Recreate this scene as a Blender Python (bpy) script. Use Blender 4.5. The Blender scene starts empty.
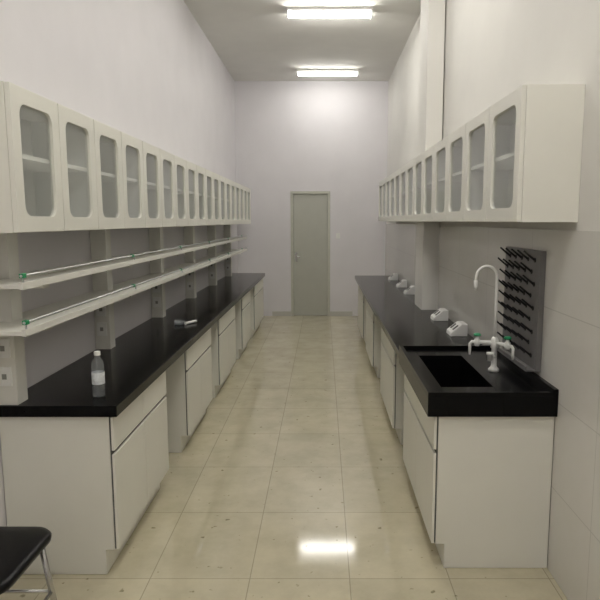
import bpy, bmesh, math, random
from mathutils import Vector
random.seed(3)
sc = bpy.context.scene

# ------------------------------------------------------------------ materials
def mat(name, col, rough=0.5, metal=0.0, noise=0.0, nscale=20, bump=0.0, spec=0.5, coat=0.0):
    m = bpy.data.materials.new(name); m.use_nodes = True
    nt = m.node_tree; b = nt.nodes['Principled BSDF']
    b.inputs['Base Color'].default_value = (*col, 1)
    b.inputs['Roughness'].default_value = rough
    b.inputs['Metallic'].default_value = metal
    b.inputs['Specular IOR Level'].default_value = spec
    b.inputs['Coat Weight'].default_value = coat
    tc = nt.nodes.new('ShaderNodeTexCoord')
    n = nt.nodes.new('ShaderNodeTexNoise'); n.inputs['Scale'].default_value = nscale
    n.inputs['Detail'].default_value = 4
    nt.links.new(tc.outputs['Object'], n.inputs['Vector'])
    r = nt.nodes.new('ShaderNodeValToRGB')
    r.color_ramp.elements[0].position = 0.3; r.color_ramp.elements[1].position = 0.7
    r.color_ramp.elements[0].color = (*[c*(1-noise) for c in col], 1)
    r.color_ramp.elements[1].color = (*[min(1, c*(1+noise)) for c in col], 1)
    nt.links.new(n.outputs['Fac'], r.inputs['Fac'])
    nt.links.new(r.outputs['Color'], b.inputs['Base Color'])
    if bump:
        bp = nt.nodes.new('ShaderNodeBump'); bp.inputs['Strength'].default_value = bump
        bp.inputs['Distance'].default_value = 0.002
        nt.links.new(n.outputs['Fac'], bp.inputs['Height'])
        nt.links.new(bp.outputs['Normal'], b.inputs['Normal'])
    return m

M = {}
M['wall']   = mat('wall_paint_lilac', (0.76, 0.74, 0.765), 0.75, noise=0.02, nscale=3, bump=0.05)
M['wallr']  = mat('wall_paint_grey', (0.75, 0.735, 0.70), 0.75, noise=0.02, nscale=3, bump=0.05)
M['ceil']   = mat('ceiling_paint', (0.74, 0.73, 0.70), 0.85, noise=0.02, nscale=4)
M['cab']    = mat('cabinet_white', (0.81, 0.80, 0.735), 0.38, noise=0.012, nscale=6)
M['cabin']  = mat('cabinet_inside', (0.88, 0.88, 0.86), 0.6, noise=0.01, nscale=6)
M['gap']    = mat('cabinet_gap_shade', (0.10, 0.10, 0.095), 0.8)  # near-black sheet behind base cabinet fronts, shade painted into the gaps
M['seam']   = mat('cabinet_door_seam', (0.30, 0.30, 0.28), 0.8)
M['black']  = mat('phenolic_black', (0.004, 0.004, 0.0045), 0.15, noise=0.25, nscale=220, spec=0.12)
M['sink']   = mat('sink_black_pp', (0.004, 0.004, 0.0045), 0.20, noise=0.1, nscale=60, spec=0.12)
M['alu']    = mat('aluminium', (0.62, 0.63, 0.64), 0.32, metal=0.9, noise=0.02)
M['post']   = mat('post_offwhite', (0.79, 0.78, 0.73), 0.45, noise=0.01)
M['green']  = mat('green_plastic', (0.02, 0.30, 0.12), 0.35)
M['white']  = mat('white_plastic', (0.84, 0.84, 0.82), 0.3)
M['dark']   = mat('dark_plastic', (0.015, 0.015, 0.018), 0.5, spec=0.3)
M['peg']    = mat('peg_board_grey', (0.17, 0.165, 0.165), 0.45, noise=0.05)
M['door']   = mat('door_greige', (0.48, 0.485, 0.43), 0.45, noise=0.02, nscale=8)
M['frame']  = mat('door_frame', (0.56, 0.56, 0.49), 0.45, noise=0.02)
M['steel']  = mat('steel', (0.55, 0.55, 0.55), 0.25, metal=1.0)
M['leather']= mat('black_vinyl', (0.005, 0.005, 0.006), 0.36, noise=0.2, nscale=150, bump=0.2, spec=0.2)
M['label']  = mat('bottle_label', (0.72, 0.75, 0.78), 0.4, noise=0.18, nscale=70)
M['grey']   = mat('skirting_grey', (0.58, 0.57, 0.53), 0.4)

def emis(name, col, s):
    m = bpy.data.materials.new(name); m.use_nodes = True
    nt = m.node_tree; nt.nodes.clear()
    e = nt.nodes.new('ShaderNodeEmission'); o = nt.nodes.new('ShaderNodeOutputMaterial')
    e.inputs['Color'].default_value = (*col, 1); e.inputs['Strength'].default_value = s
    nt.links.new(e.outputs[0], o.inputs[0]); return m
M['lamp'] = emis('fluorescent_tube', (1.0, 0.97, 0.90), 82)
M['lamp_far'] = emis('fluorescent_tube_dimmed', (1.0, 0.98, 0.92), 34)  # far tube emission lowered to soften its hotspot on the back wall

def glass_mat(name, tint, body, dif=0.22, refl=0.7, power=3.0):
    m = bpy.data.materials.new(name); m.use_nodes = True
    nt = m.node_tree; nt.nodes.clear()
    o = nt.nodes.new('ShaderNodeOutputMaterial')
    t = nt.nodes.new('ShaderNodeBsdfTransparent'); t.inputs[0].default_value = (*tint, 1)
    d = nt.nodes.new('ShaderNodeBsdfDiffuse'); d.inputs[0].default_value = (*body, 1)
    g = nt.nodes.new('ShaderNodeBsdfGlossy'); g.inputs['Roughness'].default_value = 0.08
    m1 = nt.nodes.new('ShaderNodeMixShader'); m1.inputs[0].default_value = dif
    nt.links.new(t.outputs[0], m1.inputs[1]); nt.links.new(d.outputs[0], m1.inputs[2])
    lw = nt.nodes.new('ShaderNodeLayerWeight'); lw.inputs['Blend'].default_value = 0.5
    p = nt.nodes.new('ShaderNodeMath'); p.operation = 'POWER'; p.inputs[1].default_value = power
    q = nt.nodes.new('ShaderNodeMath'); q.operation = 'MULTIPLY_ADD'
    q.inputs[1].default_value = refl; q.inputs[2].default_value = 0.04
    nt.links.new(lw.outputs['Facing'], p.inputs[0]); nt.links.new(p.outputs[0], q.inputs[0])
    m2 = nt.nodes.new('ShaderNodeMixShader')
    nt.links.new(q.outputs[0], m2.inputs[0])
    nt.links.new(m1.outputs[0], m2.inputs[1]); nt.links.new(g.outputs[0], m2.inputs[2])
    nt.links.new(m2.outputs[0], o.inputs[0]); return m
M['glass'] = glass_mat('cabinet_glass', (0.98, 0.995, 0.985), (0.82, 0.86, 0.82), 0.17, 0.55, 3.0)
M['pet'] = glass_mat('clear_plastic', (0.93, 0.95, 0.97), (0.8, 0.83, 0.85), 0.12, 0.6, 3.0)

def tile_mat(name, c1, c2, mortar, w, h, ms, off, axes, rough, rot=None, spots=False):
    m = bpy.data.materials.new(name); m.use_nodes = True
    nt = m.node_tree; b = nt.nodes['Principled BSDF']; L = nt.links.new
    tc = nt.nodes.new('ShaderNodeTexCoord')
    sx = nt.nodes.new('ShaderNodeSeparateXYZ'); L(tc.outputs['Object'], sx.inputs[0])
    cx = nt.nodes.new('ShaderNodeCombineXYZ')
    for i, a in enumerate(axes):
        ad = nt.nodes.new('ShaderNodeMath'); ad.operation = 'ADD'; ad.inputs[1].default_value = off[i]
        L(sx.outputs[a], ad.inputs[0]); L(ad.outputs[0], cx.inputs[i])
    br = nt.nodes.new('ShaderNodeTexBrick'); br.offset = 0.0; br.squash = 1.0
    br.inputs['Scale'].default_value = 1.0
    br.inputs['Brick Width'].default_value = w; br.inputs['Row Height'].default_value = h
    br.inputs['Mortar Size'].default_value = ms; br.inputs['Mortar Smooth'].default_value = 0.2
    br.inputs['Color1'].default_value = (*c1, 1); br.inputs['Color2'].default_value = (*c2, 1)
    br.inputs['Mortar'].default_value = (*mortar, 1)
    L(cx.outputs[0], br.inputs['Vector'])
    n = nt.nodes.new('ShaderNodeTexNoise'); n.inputs['Scale'].default_value = 4.5
    n.inputs['Detail'].default_value = 9; n.inputs['Roughness'].default_value = 0.65
    L(tc.outputs['Object'], n.inputs['Vector'])
    rr = nt.nodes.new('ShaderNodeValToRGB')
    lo = 0.84 if spots else 0.97
    rr.color_ramp.elements[0].position = 0.35; rr.color_ramp.elements[1].position = 0.65
    rr.color_ramp.elements[0].color = (lo, lo, lo*0.985, 1); rr.color_ramp.elements[1].color = (1, 1, 1, 1)
    L(n.outputs['Fac'], rr.inputs[0])
    mx = nt.nodes.new('ShaderNodeMixRGB'); mx.blend_type = 'MULTIPLY'; mx.inputs[0].default_value = 1
    L(br.outputs['Color'], mx.inputs[1]); L(rr.outputs[0], mx.inputs[2])
    out = mx.outputs[0]
    if spots:
        n2 = nt.nodes.new('ShaderNodeTexNoise'); n2.inputs['Scale'].default_value = 22
        n2.inputs['Detail'].default_value = 2
        L(tc.outputs['Object'], n2.inputs['Vector'])
        r2 = nt.nodes.new('ShaderNodeValToRGB')
        r2.color_ramp.elements[0].position = 0.69; r2.color_ramp.elements[1].position = 0.75
        r2.color_ramp.elements[0].color = (1, 1, 1, 1); r2.color_ramp.elements[1].color = (0.5, 0.48, 0.43, 1)
        L(n2.outputs['Fac'], r2.inputs[0])
        m3 = nt.nodes.new('ShaderNodeMixRGB'); m3.blend_type = 'MULTIPLY'; m3.inputs[0].default_value = 1
        L(out, m3.inputs[1]); L(r2.outputs[0], m3.inputs[2]); out = m3.outputs[0]
        r4 = nt.nodes.new('ShaderNodeMapRange')
        r4.inputs['To Min'].default_value = rough*0.7; r4.inputs['To Max'].default_value = rough*1.7
        L(n.outputs['Fac'], r4.inputs[0]); L(r4.outputs[0], b.inputs['Roughness'])
        b.inputs['Specular IOR Level'].default_value = 0.6
    else:
        b.inputs['Roughness'].default_value = rough
    L(out, b.inputs['Base Color'])
    return m
M['floor'] = tile_mat('floor_tile', (0.66, 0.605, 0.445), (0.61, 0.56, 0.41), (0.42, 0.375, 0.275),
                      0.45, 0.62, 0.0025, (0.33+0.9+0.45*4, -3.14+0.62*10), (0, 1), 0.07, spots=True)
M['tile'] = tile_mat('wall_tile', (0.75, 0.735, 0.70), (0.74, 0.725, 0.69), (0.60, 0.585, 0.555),
                     0.8, 0.40, 0.0025, (5.0, 0.0), (1, 2), 0.14)

# ------------------------------------------------------------------ builder
class B:
    def __init__(s, name, bevel=0.0):
        s.name = name; s.bm = bmesh.new(); s.mats = []; s.bevel = bevel
    def mi(s, m):
        if m not in s.mats: s.mats.append(m)
        return s.mats.index(m)
    def face(s, vs, m, smooth=False):
        try:
            f = s.bm.faces.new(vs); f.material_index = s.mi(m); f.smooth = smooth; return f
        except ValueError: return None
    def box(s, x0, x1, y0, y1, z0, z1, m):
        v = [s.bm.verts.new(p) for p in [(x0,y0,z0),(x1,y0,z0),(x1,y1,z0),(x0,y1,z0),(x0,y0,z1),(x1,y0,z1),(x1,y1,z1),(x0,y1,z1)]]
        for q in [(0,3,2,1),(4,5,6,7),(0,1,5,4),(1,2,6,5),(2,3,7,6),(3,0,4,7)]:
            s.face([v[i] for i in q], m)
    def prism(s, pts, a0, a1, axis, m):
        def mk(p, a):
            if axis == 0: return (a, p[0], p[1])
            if axis == 1: return (p[0], a, p[1])
            return (p[0], p[1], a)
        A = [s.bm.verts.new(mk(p, a0)) for p in pts]; C = [s.bm.verts.new(mk(p, a1)) for p in pts]
        n = len(pts)
        s.face(A[::-1], m); s.face(C, m)
        for i in range(n): s.face([A[i], A[(i+1)%n], C[(i+1)%n], C[i]], m)
    def ring(s, x0, x1, y0, y1, z0, z1, mg, r, m, mgt=None):
        mgt = mg if mgt is None else mgt
        iy0, iy1, iz0, iz1 = y0+mg, y1-mg, z0+mgt, z1-mgt
        oc = [(y0,z0),(y1,z0),(y1,z1),(y0,z1)]
        cc = [(iy0+r,iz0+r,180),(iy1-r,iz0+r,270),(iy1-r,iz1-r,0),(iy0+r,iz1-r,90)]
        K = 6; arcs = []
        for (cy, cz, a) in cc:
            arcs.append([(cy+r*math.cos(math.radians(a+90*k/K)), cz+r*math.sin(math.radians(a+90*k/K))) for k in range(K+1)])
        L = {}
        for key, x in (('a', x0), ('b', x1)):
            O = [s.bm.verts.new((x,*p)) for p in oc]
            A = [[s.bm.verts.new((x,*p)) for p in arc] for arc in arcs]
            L[key] = (O, A)
            for i in range(4):
                for k in range(K): s.face([O[i], A[i][k], A[i][k+1]], m)
                j = (i+1)%4
                s.face([O[i], A[i][K], A[j][0], O[j]], m)
        Oa, Aa = L['a']; Ob, Ab = L['b']
        fa = [v for a in Aa for v in a]; fb = [v for a in Ab for v in a]
        n = len(fa)
        for i in range(n): s.face([fa[i], fa[(i+1)%n], fb[(i+1)%n], fb[i]], m, True)
        for i in range(4): s.face([Oa[i], Oa[(i+1)%4], Ob[(i+1)%4], Ob[i]], m)
        return iy0, iy1, iz0, iz1
    def tube(s, pts, r, m, n=12, caps=True):
        pts = [Vector(p) for p in pts]
        rs = r if isinstance(r, (list, tuple)) else [r]*len(pts)
        rings = []; ref = None
        for i, p in enumerate(pts):
            if i == 0: t = pts[1]-p
            elif i == len(pts)-1: t = p-pts[i-1]
            else: t = (pts[i+1]-p).normalized()+(p-pts[i-1]).normalized()
            t.normalize()
            if ref is None:
                ref = Vector((1,0,0)) if abs(t.x) < 0.8 else Vector((0,1,0))
            u = (ref - t*ref.dot(t)).normalized(); ref = u
            w = t.cross(u)
            rings.append([s.bm.verts.new(p+(u*math.cos(2*math.pi*k/n)+w*math.sin(2*math.pi*k/n))*rs[i]) for k in range(n)])
        for a, b in zip(rings, rings[1:]):
            for k in range(n): s.face([a[k], a[(k+1)%n], b[(k+1)%n], b[k]], m, True)
        if caps: s.face(rings[0][::-1], m); s.face(rings[-1], m)
    def lathe(s, cx, cy, prof, m, n=24, mfun=None):
        rings = [[s.bm.verts.new((cx+r*math.cos(2*math.pi*k/n), cy+r*math.sin(2*math.pi*k/n), z)) for k in range(n)] for r, z in prof]
        for i, (a, b) in enumerate(zip(rings, rings[1:])):
            mm = mfun(i) if mfun else m
            for k in range(n): s.face([a[k], a[(k+1)%n], b[(k+1)%n], b[k]], mm, True)
        s.face(rings[0][::-1], m); s.face(rings[-1], m if not mfun else mfun(len(rings)-2))
    def done(s, seg=2):
        bmesh.ops.recalc_face_normals(s.bm, faces=s.bm.faces)
        me = bpy.data.meshes.new(s.name); s.bm.to_mesh(me); s.bm.free()
        for m in s.mats: me.materials.append(M[m])
        o = bpy.data.objects.new(s.name, me); sc.collection.objects.link(o)
        if s.bevel:
            b = o.modifiers.new('bevel', 'BEVEL'); b.width = s.bevel; b.segments = seg
            b.limit_method = 'ANGLE'; b.angle_limit = math.radians(50); b.harden_normals = False
        return o

# ------------------------------------------------------------------ room
XL, XR, YB, YF, H = -1.43, 1.055, 10.07, -2.2, 3.84
b = B('floor'); b.box(XL-0.1, XR+0.1, YF-0.1, YB+0.1, -0.1, 0, 'floor'); b.done()
b = B('ceiling'); b.box(XL-0.1, XR+0.1, YF-0.1, YB+0.1, H, H+0.1, 'ceil'); b.done()
b = B('wall_left'); b.box(XL-0.1, XL, YF, YB, 0, H, 'wall'); b.done()
b = B('wall_right'); b.box(XR, XR+0.1, YF, YB, 0, H, 'wallr')
b.box(XR-0.012, XR, YF, YB, 0, 1.56, 'tile')
b.box(0.90, XR-0.012, 5.40, 5.84, 0, H, 'wallr')
b.done()
b = B('wall_rear'); b.box(XL-0.1, XR+0.1, YF-0.1, YF, 0, H, 'wall'); b.done()
DX0, DX1, DZ = -0.54, 0.12, 2.09
b = B('wall_back')
b.box(XL-0.1, DX0, YB, YB+0.1, 0, H, 'wall'); b.box(DX1, XR+0.1, YB, YB+0.1, 0, H, 'wall')
b.box(DX0, DX1, YB, YB+0.1, DZ, H, 'wall'); b.done()
XT = XR-0.012
# door
b = B('door_1', 0.004)
b.box(DX0+0.002, DX0+0.045, YB-0.015, YB+0.08, 0.001, DZ-0.002, 'frame')
b.box(DX1-0.045, DX1-0.002, YB-0.015, YB+0.08, 0.001, DZ-0.002, 'frame')
b.box(DX0+0.045, DX1-0.045, YB-0.015, YB+0.08, DZ-0.045, DZ-0.002, 'frame')
b.box(DX0+0.048, DX1-0.048, YB+0.02, YB+0.06, 0.008, DZ-0.048, 'door')
b.tube([(DX0+0.09, YB+0.02, 1.0), (DX0+0.09, YB-0.03, 1.0), (DX0+0.16, YB-0.035, 1.0)], 0.009, 'steel')
b.box(DX0+0.07, DX0+0.11, YB+0.012, YB+0.02, 0.92, 1.08, 'steel')
for z in (0.3, 1.05, 1.8): b.tube([(DX1-0.047, YB+0.014, z-0.05), (DX1-0.047, YB+0.014, z+0.05)], 0.006, 'steel', 8)
b.done()
b = B('baseboard_back', 0.002)
b.box(DX1, 0.5, YB-0.012, YB, 0, 0.08, 'grey'); b.box(-0.86, DX0, YB-0.012, YB, 0, 0.08, 'grey'); b.done()
b = B('light_switch', 0.003)
b.box(0.215, 0.285, YB-0.012, YB, 1.31, 1.40, 'white'); b.box(0.235, 0.265, YB-0.017, YB-0.011, 1.33, 1.38, 'white'); b.done()

# ceiling lights
for y in (9.35, 6.75, 4.1, 1.45, -1.0):
    b = B('ceiling_light', 0.004)
    cx = 0.07
    b.box(cx-0.455, cx+0.455, y-0.07, y+0.07, H-0.035, H-0.001, 'white')
    b.box(cx-0.455, cx-0.44, y-0.075, y+0.075, H-0.085, H-0.035, 'white')
    b.box(cx+0.44, cx+0.455, y-0.075, y+0.075, H-0.085, H-0.035, 'white')
    for dy in (-0.035, 0.035):
        b.tube([(cx-0.44, y+dy, H-0.06), (cx+0.44, y+dy, H-0.06)], 0.017, 'lamp_far' if y > 9 else 'lamp', 10)
    b.done()

# ------------------------------------------------------------------ wall cabinets
def wall_cabinet(xw, xf, doors, z0, z1):
    sg = 1 if xf > xw else -1
    y0, y1 = doors[0][0]+0.0008, doors[-1][1]-0.0008
    b = B('wall_cabinet', 0.0025)
    t = 0.018; xd = xf - sg*0.02
    def X(a, c): return (min(a, c), max(a, c))
    xa, xb = X(xw+sg*0.001, xd)
    b.box(xa, xb, y0, y0+t, z0, z1, 'cab'); b.box(xa, xb, y1-t, y1, z0, z1, 'cab')
    b.box(xa, xb, y0+t, y1-t, z0, z0+t, 'cab'); b.box(xa, xb, y0+t, y1-t, z1-t, z1, 'cab')
    ba, bb = X(xw+sg*0.001, xw+sg*0.012); b.box(ba, bb, y0+t, y1-t, z0+t, z1-t, 'cabin')
    # inside lining
    la, lb = X(xw+sg*0.012, xd-sg*0.003)
    b.box(la, lb, y1-t-0.002, y1-t, z0+t, z1-t, 'cabin')
    b.box(la, lb, y0+t, y1-t-0.002, z0+t, z0+t+0.002, 'cabin')
    sa, sb = X(xw+sg*0.012, xd-sg*0.008); zm = (z0+z1)/2+0.02
    b.box(sa, sb, y0+t, y1-t-0.002, zm-0.009, zm+0.009, 'cabin')
    for i, (d0, d1) in enumerate(doors):
        fa, fb = X(xd+sg*0.001, xf)
        iy0, iy1, iz0, iz1 = b.ring(fa, fb, d0+0.003, d1-0.003, z0+0.002, z1-0.002, 0.062, 0.045, 'cab', 0.06)
        gx_ = xd+sg*0.008
        b.face([b.bm.verts.new(p) for p in ((gx_, iy0-0.004, iz0-0.004), (gx_, iy1+0.004, iz0-0.004), (gx_, iy1+0.004, iz1+0.004), (gx_, iy0-0.004, iz1+0.004))], 'glass')
        for yy0, yy1 in ((d0+0.0009, d0+0.003), (d1-0.003, d1-0.0009)):
            ma, mb = X(xd, xd+sg*0.010)
            if not (i == 0 and yy0 < d0+0.0015 and d0 in (2.22, 2.5)):
                b.box(ma, mb, yy0, yy1, z0+0.002, z1-0.002, 'seam')  # grey strip added in the door gap, its colour standing in for shade
    return b.done()

for i in range(9):
    s = 2.22+0.8*i
    wall_cabinet(XL, -1.12, [(s, s+0.4), (s+0.4, s+0.8)], 1.556, 2.095)
DW = 0.48; R0 = 2.5
for grp in ((0,1),(2,3),(4,5),(6,),(7,8),(9,10),(11,12)):
    ds = [(R0+DW*k, R0+DW*(k+1)) for k in grp]
    wall_cabinet(0.90 if grp == (6,) else XR, 0.80, ds, 1.595, 2.145)

# ------------------------------------------------------------------ base cabinets
def base_cabinet(xw, xf, y0, y1, ztop, ndraw, ndoor, sinkunit=False):
    sg = 1 if xf > xw else -1
    b = B('base_cabinet', 0.0025)
    def X(a, c): return (min(a, c), max(a, c))
    t = 0.018; xd = xf-sg*0.02; zk = 0.12
    y0 += 0.001; y1 -= 0.001
    w = xw+sg*0.003
    pts = [(w, 0.001), (xd-sg*0.04, 0.001), (xd-sg*0.04, zk), (xd, zk), (xd, ztop), (w, ztop)]
    b.prism(pts, y0, y0+t, 1, 'cab'); b.prism(pts, y1-t, y1, 1, 'cab')
    a, c = X(w, xd); b.box(a, c, y0+t, y1-t, zk, zk+t, 'cab')
    a, c = X(w, w+sg*0.01); b.box(a, c, y0+t, y1-t, zk+t, ztop, 'cab')
    a, c = X(xd-sg*0.055, xd-sg*0.04); b.box(a, c, y0+t, y1-t, 0.001, zk, 'cab')
    a, c = X(xd-sg*0.02, xd); b.box(a, c, y0+t, y1-t, zk+t, ztop-0.001, 'gap')
    zd = ztop-0.165
    a, c = X(xd+sg*0.001, xf)
    n = max(ndraw, 1); w_ = (y1-y0)/n
    for i in range(n):
        b.box(a, c, y0+i*w_+0.003, y0+(i+1)*w_-0.003, zd+0.004, ztop-0.008, 'cab')
    w_ = (y1-y0)/ndoor
    for i in range(ndoor):
        b.box(a, c, y0+i*w_+0.003, y0+(i+1)*w_-0.003, zk+0.002, zd-0.014, 'cab')
    a2, c2 = X(xd+sg*0.0005, xd+sg*0.008)
    b.box(a2, c2, y0+0.002, y1-0.002, zk+0.004, ztop-0.004, 'gap')
    return b.done()

for (y0, y1, nd, no) in [(2.55, 3.45, 2, 2), (4.0, 4.88, 1, 2), (5.3, 6.25, 2, 2), (6.85, 7.6, 1, 2), (8.1, 9.25, 2, 2)]:
    base_cabinet(XL, -0.925, y0, y1, 0.749, nd, no)
for (y0, y1, nd, no) in [(2.6, 3.6, 2, 2), (4.15, 5.1, 2, 2), (6.0, 6.9, 2, 2), (7.5, 8.5, 2, 2)]:
    base_cabinet(XT, 0.50, y0, y1, 0.735 if y0 < 3 else 0.749, nd, no)

# countertops
b = B('countertop', 0.004); b.box(XL+0.001, -0.90, 2.53, 9.3, 0.75, 0.80, 'black'); b.done()
b = B('countertop', 0.004)
b.prism([(0.47, 3.602), (XT-0.001, 3.602), (XT-0.001, 5.395), (0.895, 5.395), (0.895, 5.845), (XT-0.001, 5.845), (XT-0.001, 8.85), (0.47, 8.85)], 0.75, 0.80, 2, 'black')
b.done()

# sink top with basin
b = B('lab_sink', 0.006)
x0, x1, y0, y1 = 0.465, XT-0.001, 2.575, 3.60
bx0, bx1, by0, by1 = 0.555, 0.80, 2.74, 3.40
zt, zb = 0.828, 0.737
b.box(x0, bx0, y0, y1, zb, zt, 'sink'); b.box(bx1, x1, y0, y1, zb, zt, 'sink')
b.box(bx0, bx1, y0, by0, zb, zt, 'sink'); b.box(bx0, bx1, by1, y1, zb, zt, 'sink')
e = 0.022; zl = 0.848
b.box(x0, x0+e, y0, y1, zt, zl, 'sink'); b.box(x0+e, x1-e, y0, y0+e, zt, zl, 'sink')
b.box(x0+e, x1-e, y1-e, y1, zt, zl, 'sink'); b.box(x1-e, x1, y0, y1, zt, 0.862, 'sink')
w = 0.012; zf = 0.55
b.box(bx0-w, bx0, by0-w, by1+w, zf, zb, 'sink'); b.box(bx1, bx1+w, by0-w, by1+w, zf, zb, 'sink')
b.box(bx0, bx1, by0-w, by0, zf, zb, 'sink'); b.box(bx0, bx1, by1, by1+w, zf, zb, 'sink')
b.box(bx0, bx1, by0, by1, zf, zf+0.012, 'sink')
b.lathe(0.68, 3.07, [(0.035, zf+0.0121), (0.035, zf+0.016), (0.026, zf+0.016), (0.02, zf+0.0135)], 'steel')
b.done(3)

# lab tap
b = B('lab_faucet', 0.0)
fx, fy, z = 0.885, 3.04, 0.828
b.lathe(fx, fy, [(0.028, z+0.0005), (0.028, z+0.012), (0.019, z+0.02), (0.014, z+0.03), (0.014, z+0.12), (0.020, z+0.125), (0.020, z+0.165), (0.011, z+0.18)], 'white', 20)
R = 0.052; pts = [(fx, fy, z+0.17), (fx, fy, z+0.33), (fx, fy, 1.32)]
for k in range(1, 15):
    a = math.pi*k/14*0.97
    pts.append((fx-R+R*math.cos(a), fy, 1.32+R*math.sin(a)))
pts.append((fx-2*R-0.003, fy, 1.295))
b.tube(pts, 0.0078, 'white', 12)
b.tube([(fx-2*R-0.003, fy, 1.30), (fx-2*R-0.003, fy, 1.27), (fx-2*R-0.003, fy, 1.25)], [0.011, 0.010, 0.006], 'white', 12)
def arm(dx, dy, zz, knob):
    b.tube([(fx, fy, zz), (fx+dx, fy+dy, zz)], 0.010, 'white', 12)
    ex, ey = fx+dx, fy+dy
    b.lathe(ex, ey, [(0.012, zz-0.02), (0.015, zz-0.01), (0.015, zz+0.015), (0.009, zz+0.02), (0.008, zz+0.03)], 'white', 16)
    b.lathe(ex, ey, [(0.010, zz+0.0301), (0.018, zz+0.032), (0.020, zz+0.040), (0.012, zz+0.046)], knob, 16)
    l = math.hypot(dx, dy); ux, uy = dx/l, dy/l
    b.tube([(ex, ey, zz), (ex+ux*0.026, ey+uy*0.026, zz), (ex+ux*0.036, ey+uy*0.036, zz-0.012), (ex+ux*0.036, ey+uy*0.036, zz-0.045), (ex+ux*0.036, ey+uy*0.036, zz-0.068)],
           [0.008, 0.008, 0.008, 0.007, 0.005], 'white', 10)
arm(-0.085, 0.02, z+0.15, 'green'); arm(0.045, -0.07, z+0.15, 'green')
b.tube([(fx, fy-0.0, z+0.08), (fx-0.03, fy-0.04, z+0.08)], 0.010, 'white', 12)
b.lathe(fx-0.034, fy-0.045, [(0.013, z+0.065), (0.013, z+0.095), (0.018, z+0.098), (0.018, z+0.108)], 'white', 14)
b.done()

# drying pegboard on right wall
b = B('drying_rack', 0.003)
py0, py1, pz0, pz1 = 2.80, 3.34, 0.885, 1.46
b.box(XT-0.028, XT-0.001, py0, py1, pz0, pz1, 'peg')
b.box(XT-0.075, XT-0.028, py0, py1, pz0, pz0+0.008, 'peg'); b.box(XT-0.075, XT-0.070, py0, py1, pz0+0.008, pz0+0.025, 'peg')
for r in range(9):
    for c in range(5):
        yy = py0+0.08+c*0.095+(0.03 if r % 2 else -0.01); zz = pz0+0.065+r*0.058
        b.tube([(XT-0.032, yy, zz), (XT-0.026, yy, zz)], 0.012, 'dark', 8)
        b.tube([(XT-0.03, yy, zz), (XT-0.085, yy, zz+0.045)], [0.0065, 0.0048], 'dark', 6)
b.done()

# pedestal sockets on right counter
for (x, y) in [(0.95, 4.2), (0.95, 4.85), (0.96, 6.6), (0.96, 7.3), (0.96, 8.2)]:
    b = B('bench_socket', 0.003)
    b.prism([(x-0.06, 0.8005), (x+0.06, 0.8005), (x+0.06, 0.885), (x+0.02, 0.885), (x-0.055, 0.825)], y-0.075, y+0.075, 1, 'white')
    for dy in (-0.036, 0.036):
        n = Vector((-0.06, 0, 0.075)).normalized()*0.0015
        c = [(x-0.036, 0.8402), (x+0.002, 0.8706)]
        vs = []
        for (px, pz), yy in [(c[0], y+dy-0.018), (c[0], y+dy+0.018), (c[1], y+dy+0.018), (c[1], y+dy-0.018)]:
            vs.append(b.bm.verts.new((px+n.x, yy, pz+n.z)))
        b.face(vs, 'dark')
    b.done()

# ------------------------------------------------------------------ reagent rack (posts + shelves) left
b = B('reagent_shelf', 0.003)
posts = [2.545, 3.70, 4.95, 6.2, 7.45, 8.7]
PX = -1.335
for y in posts:
    b.box(XL+0.001, PX, y, y+0.09, 0.8005, 1.553, 'post')
    for z in (0.93, 1.055):
        b.box(-1.412, -1.352, y-0.009, y, z-0.042, z+0.042, 'white')
        b.box(-1.392, -1.372, y-0.0105, y-0.009, z-0.012, z+0.012, 'seam')
for z in (1.355, 1.17):
    for p in posts:
        b.box(PX, -1.20, p+0.02, p+0.07, z-0.042, z-0.018, 'post')
    b.box(PX+0.001, -1.182, 2.32, 9.25, z-0.018, z, 'post')
    b.box(-1.182, -1.168, 2.32, 9.25, z-0.022, z+0.006, 'post')
    b.box(XL+0.002, PX+0.001, 2.32, 2.544, z-0.018, z, 'post')
    for p, q in zip(posts, posts[1:]+[9.25]):
        b.box(XL+0.002, PX+0.001, p+0.091, q-0.001, z-0.018, z, 'post')
    b.tube([(-1.175, 2.325, z+0.032), (-1.175, 9.25, z+0.032)], 0.006, 'alu', 8)
    for y in [2.34]+[p+0.045 for p in posts[1:]]+[9.24]:
        b.tube([(-1.175, y, z), (-1.175, y, z+0.032)], 0.0045, 'alu', 8)
    for y in [2.34]+posts[1:]:
        b.box(-1.183, -1.167, y-0.014, y+0.014, z+0.024, z+0.041, 'green')
b.done()

# ------------------------------------------------------------------ bottle
b = B('water_bottle')
bx, by, z = -1.03, 2.68, 0.8005
prof = [(0.020, z), (0.027, z+0.004), (0.0285, z+0.012), (0.027, z+0.022), (0.0285, z+0.032), (0.027, z+0.042), (0.0285, z+0.052), (0.0285, z+0.060),
        (0.0287, z+0.061), (0.0287, z+0.115), (0.0283, z+0.116), (0.027, z+0.128), (0.0285, z+0.14), (0.026, z+0.158), (0.018, z+0.176), (0.0115, z+0.186), (0.0115, z+0.192)]
b.lathe(bx, by, prof, 'pet', 24, lambda i: 'label' if 8 <= i <= 8 else 'pet')
b.lathe(bx, by, [(0.014, z+0.1925), (0.0145, z+0.196), (0.0145, z+0.208), (0.013, z+0.211)], 'white', 20)
b.done()

# small clear glassware on counter
b = B('glass_dish')
gx, gy = -1.12, 4.62; z = 0.8005
b.lathe(gx, gy, [(0.034, z), (0.040, z+0.004), (0.044, z+0.03), (0.040, z+0.03), (0.035, z+0.006)], 'pet', 24)
b.tube([(gx+0.05, gy-0.02, z+0.011), (gx+0.11, gy+0.09, z+0.011)], 0.0105, 'white', 10)
b.done()

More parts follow.
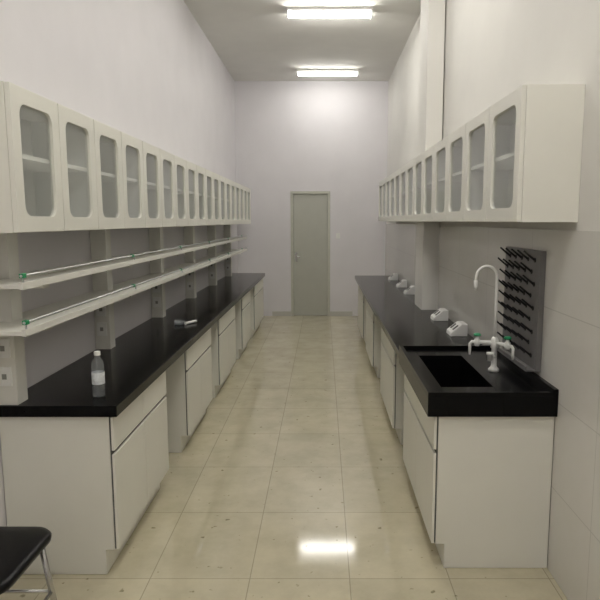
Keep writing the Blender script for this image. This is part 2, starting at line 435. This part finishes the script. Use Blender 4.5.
# ------------------------------------------------------------------ stool
b = B('stool', 0.0)
sx0, sx1, sy0, sy1, sz = -1.40, -1.01, 1.74, 2.16, 0.45
def rr(x0, x1, y0, y1, r, z, K=6):
    out = []
    for cx, cy, a in [(x0+r,y0+r,180),(x1-r,y0+r,270),(x1-r,y1-r,0),(x0+r,y1-r,90)]:
        for k in range(K+1):
            an = math.radians(a+90*k/K); out.append((cx+r*math.cos(an), cy+r*math.sin(an), z))
    return out
layers = [(0.012, sz-0.035), (0.002, sz-0.03), (0.0, sz-0.015), (0.006, sz-0.004), (0.02, sz), (0.06, sz+0.003)]
loops = []
for ins, zz in layers:
    loops.append([b.bm.verts.new(p) for p in rr(sx0+ins, sx1-ins, sy0+ins, sy1-ins, 0.075, zz)])
for a, c in zip(loops, loops[1:]):
    n = len(a)
    for k in range(n): b.face([a[k], a[(k+1)%n], c[(k+1)%n], c[k]], 'leather', True)
b.face(loops[0][::-1], 'leather'); b.face(loops[-1], 'leather', True)
cxm, cym = (sx0+sx1)/2, (sy0+sy1)/2
tops = []
for sxg, syg in ((-1,-1),(1,-1),(1,1),(-1,1)):
    tx, ty = cxm+sxg*0.145, cym+syg*0.16
    bxx, byy = cxm+sxg*0.185, cym+syg*0.20
    b.tube([(tx, ty, sz-0.036), (bxx, byy, 0.012)], 0.011, 'steel', 10)
    b.tube([(bxx, byy, 0.0005), (bxx, byy, 0.02)], 0.014, 'dark', 10)
    tops.append((tx, ty, sz-0.045))
for i in range(4): b.tube([tops[i], tops[(i+1)%4]], 0.010, 'steel', 8)
f = 0.55; low = [(cxm+s_*(0.145+0.04*f), cym+t_*(0.16+0.04*f), sz-0.036-(sz-0.05)*f) for s_, t_ in ((-1,-1),(1,-1),(1,1),(-1,1))]
for i in range(4): b.tube([low[i], low[(i+1)%4]], 0.007, 'steel', 8)
b.done()

# ------------------------------------------------------------------ world, camera
w = bpy.data.worlds.new('World'); sc.world = w; w.use_nodes = True
w.node_tree.nodes['Background'].inputs[0].default_value = (0.9, 0.92, 1, 1)
w.node_tree.nodes['Background'].inputs[1].default_value = 0.1
cam = bpy.data.cameras.new('camera'); co = bpy.data.objects.new('camera', cam); sc.collection.objects.link(co)
cam.sensor_width = 36; cam.lens = 36; cam.clip_start = 0.05
cam.shift_x = -23/600
co.location = (0, 0, 1.6); co.rotation_euler = (math.radians(90-7.5), 0, 0)
sc.camera = co
sc.view_settings.view_transform = 'Standard'
sc.view_settings.look = 'None'
sc.view_settings.exposure = 0
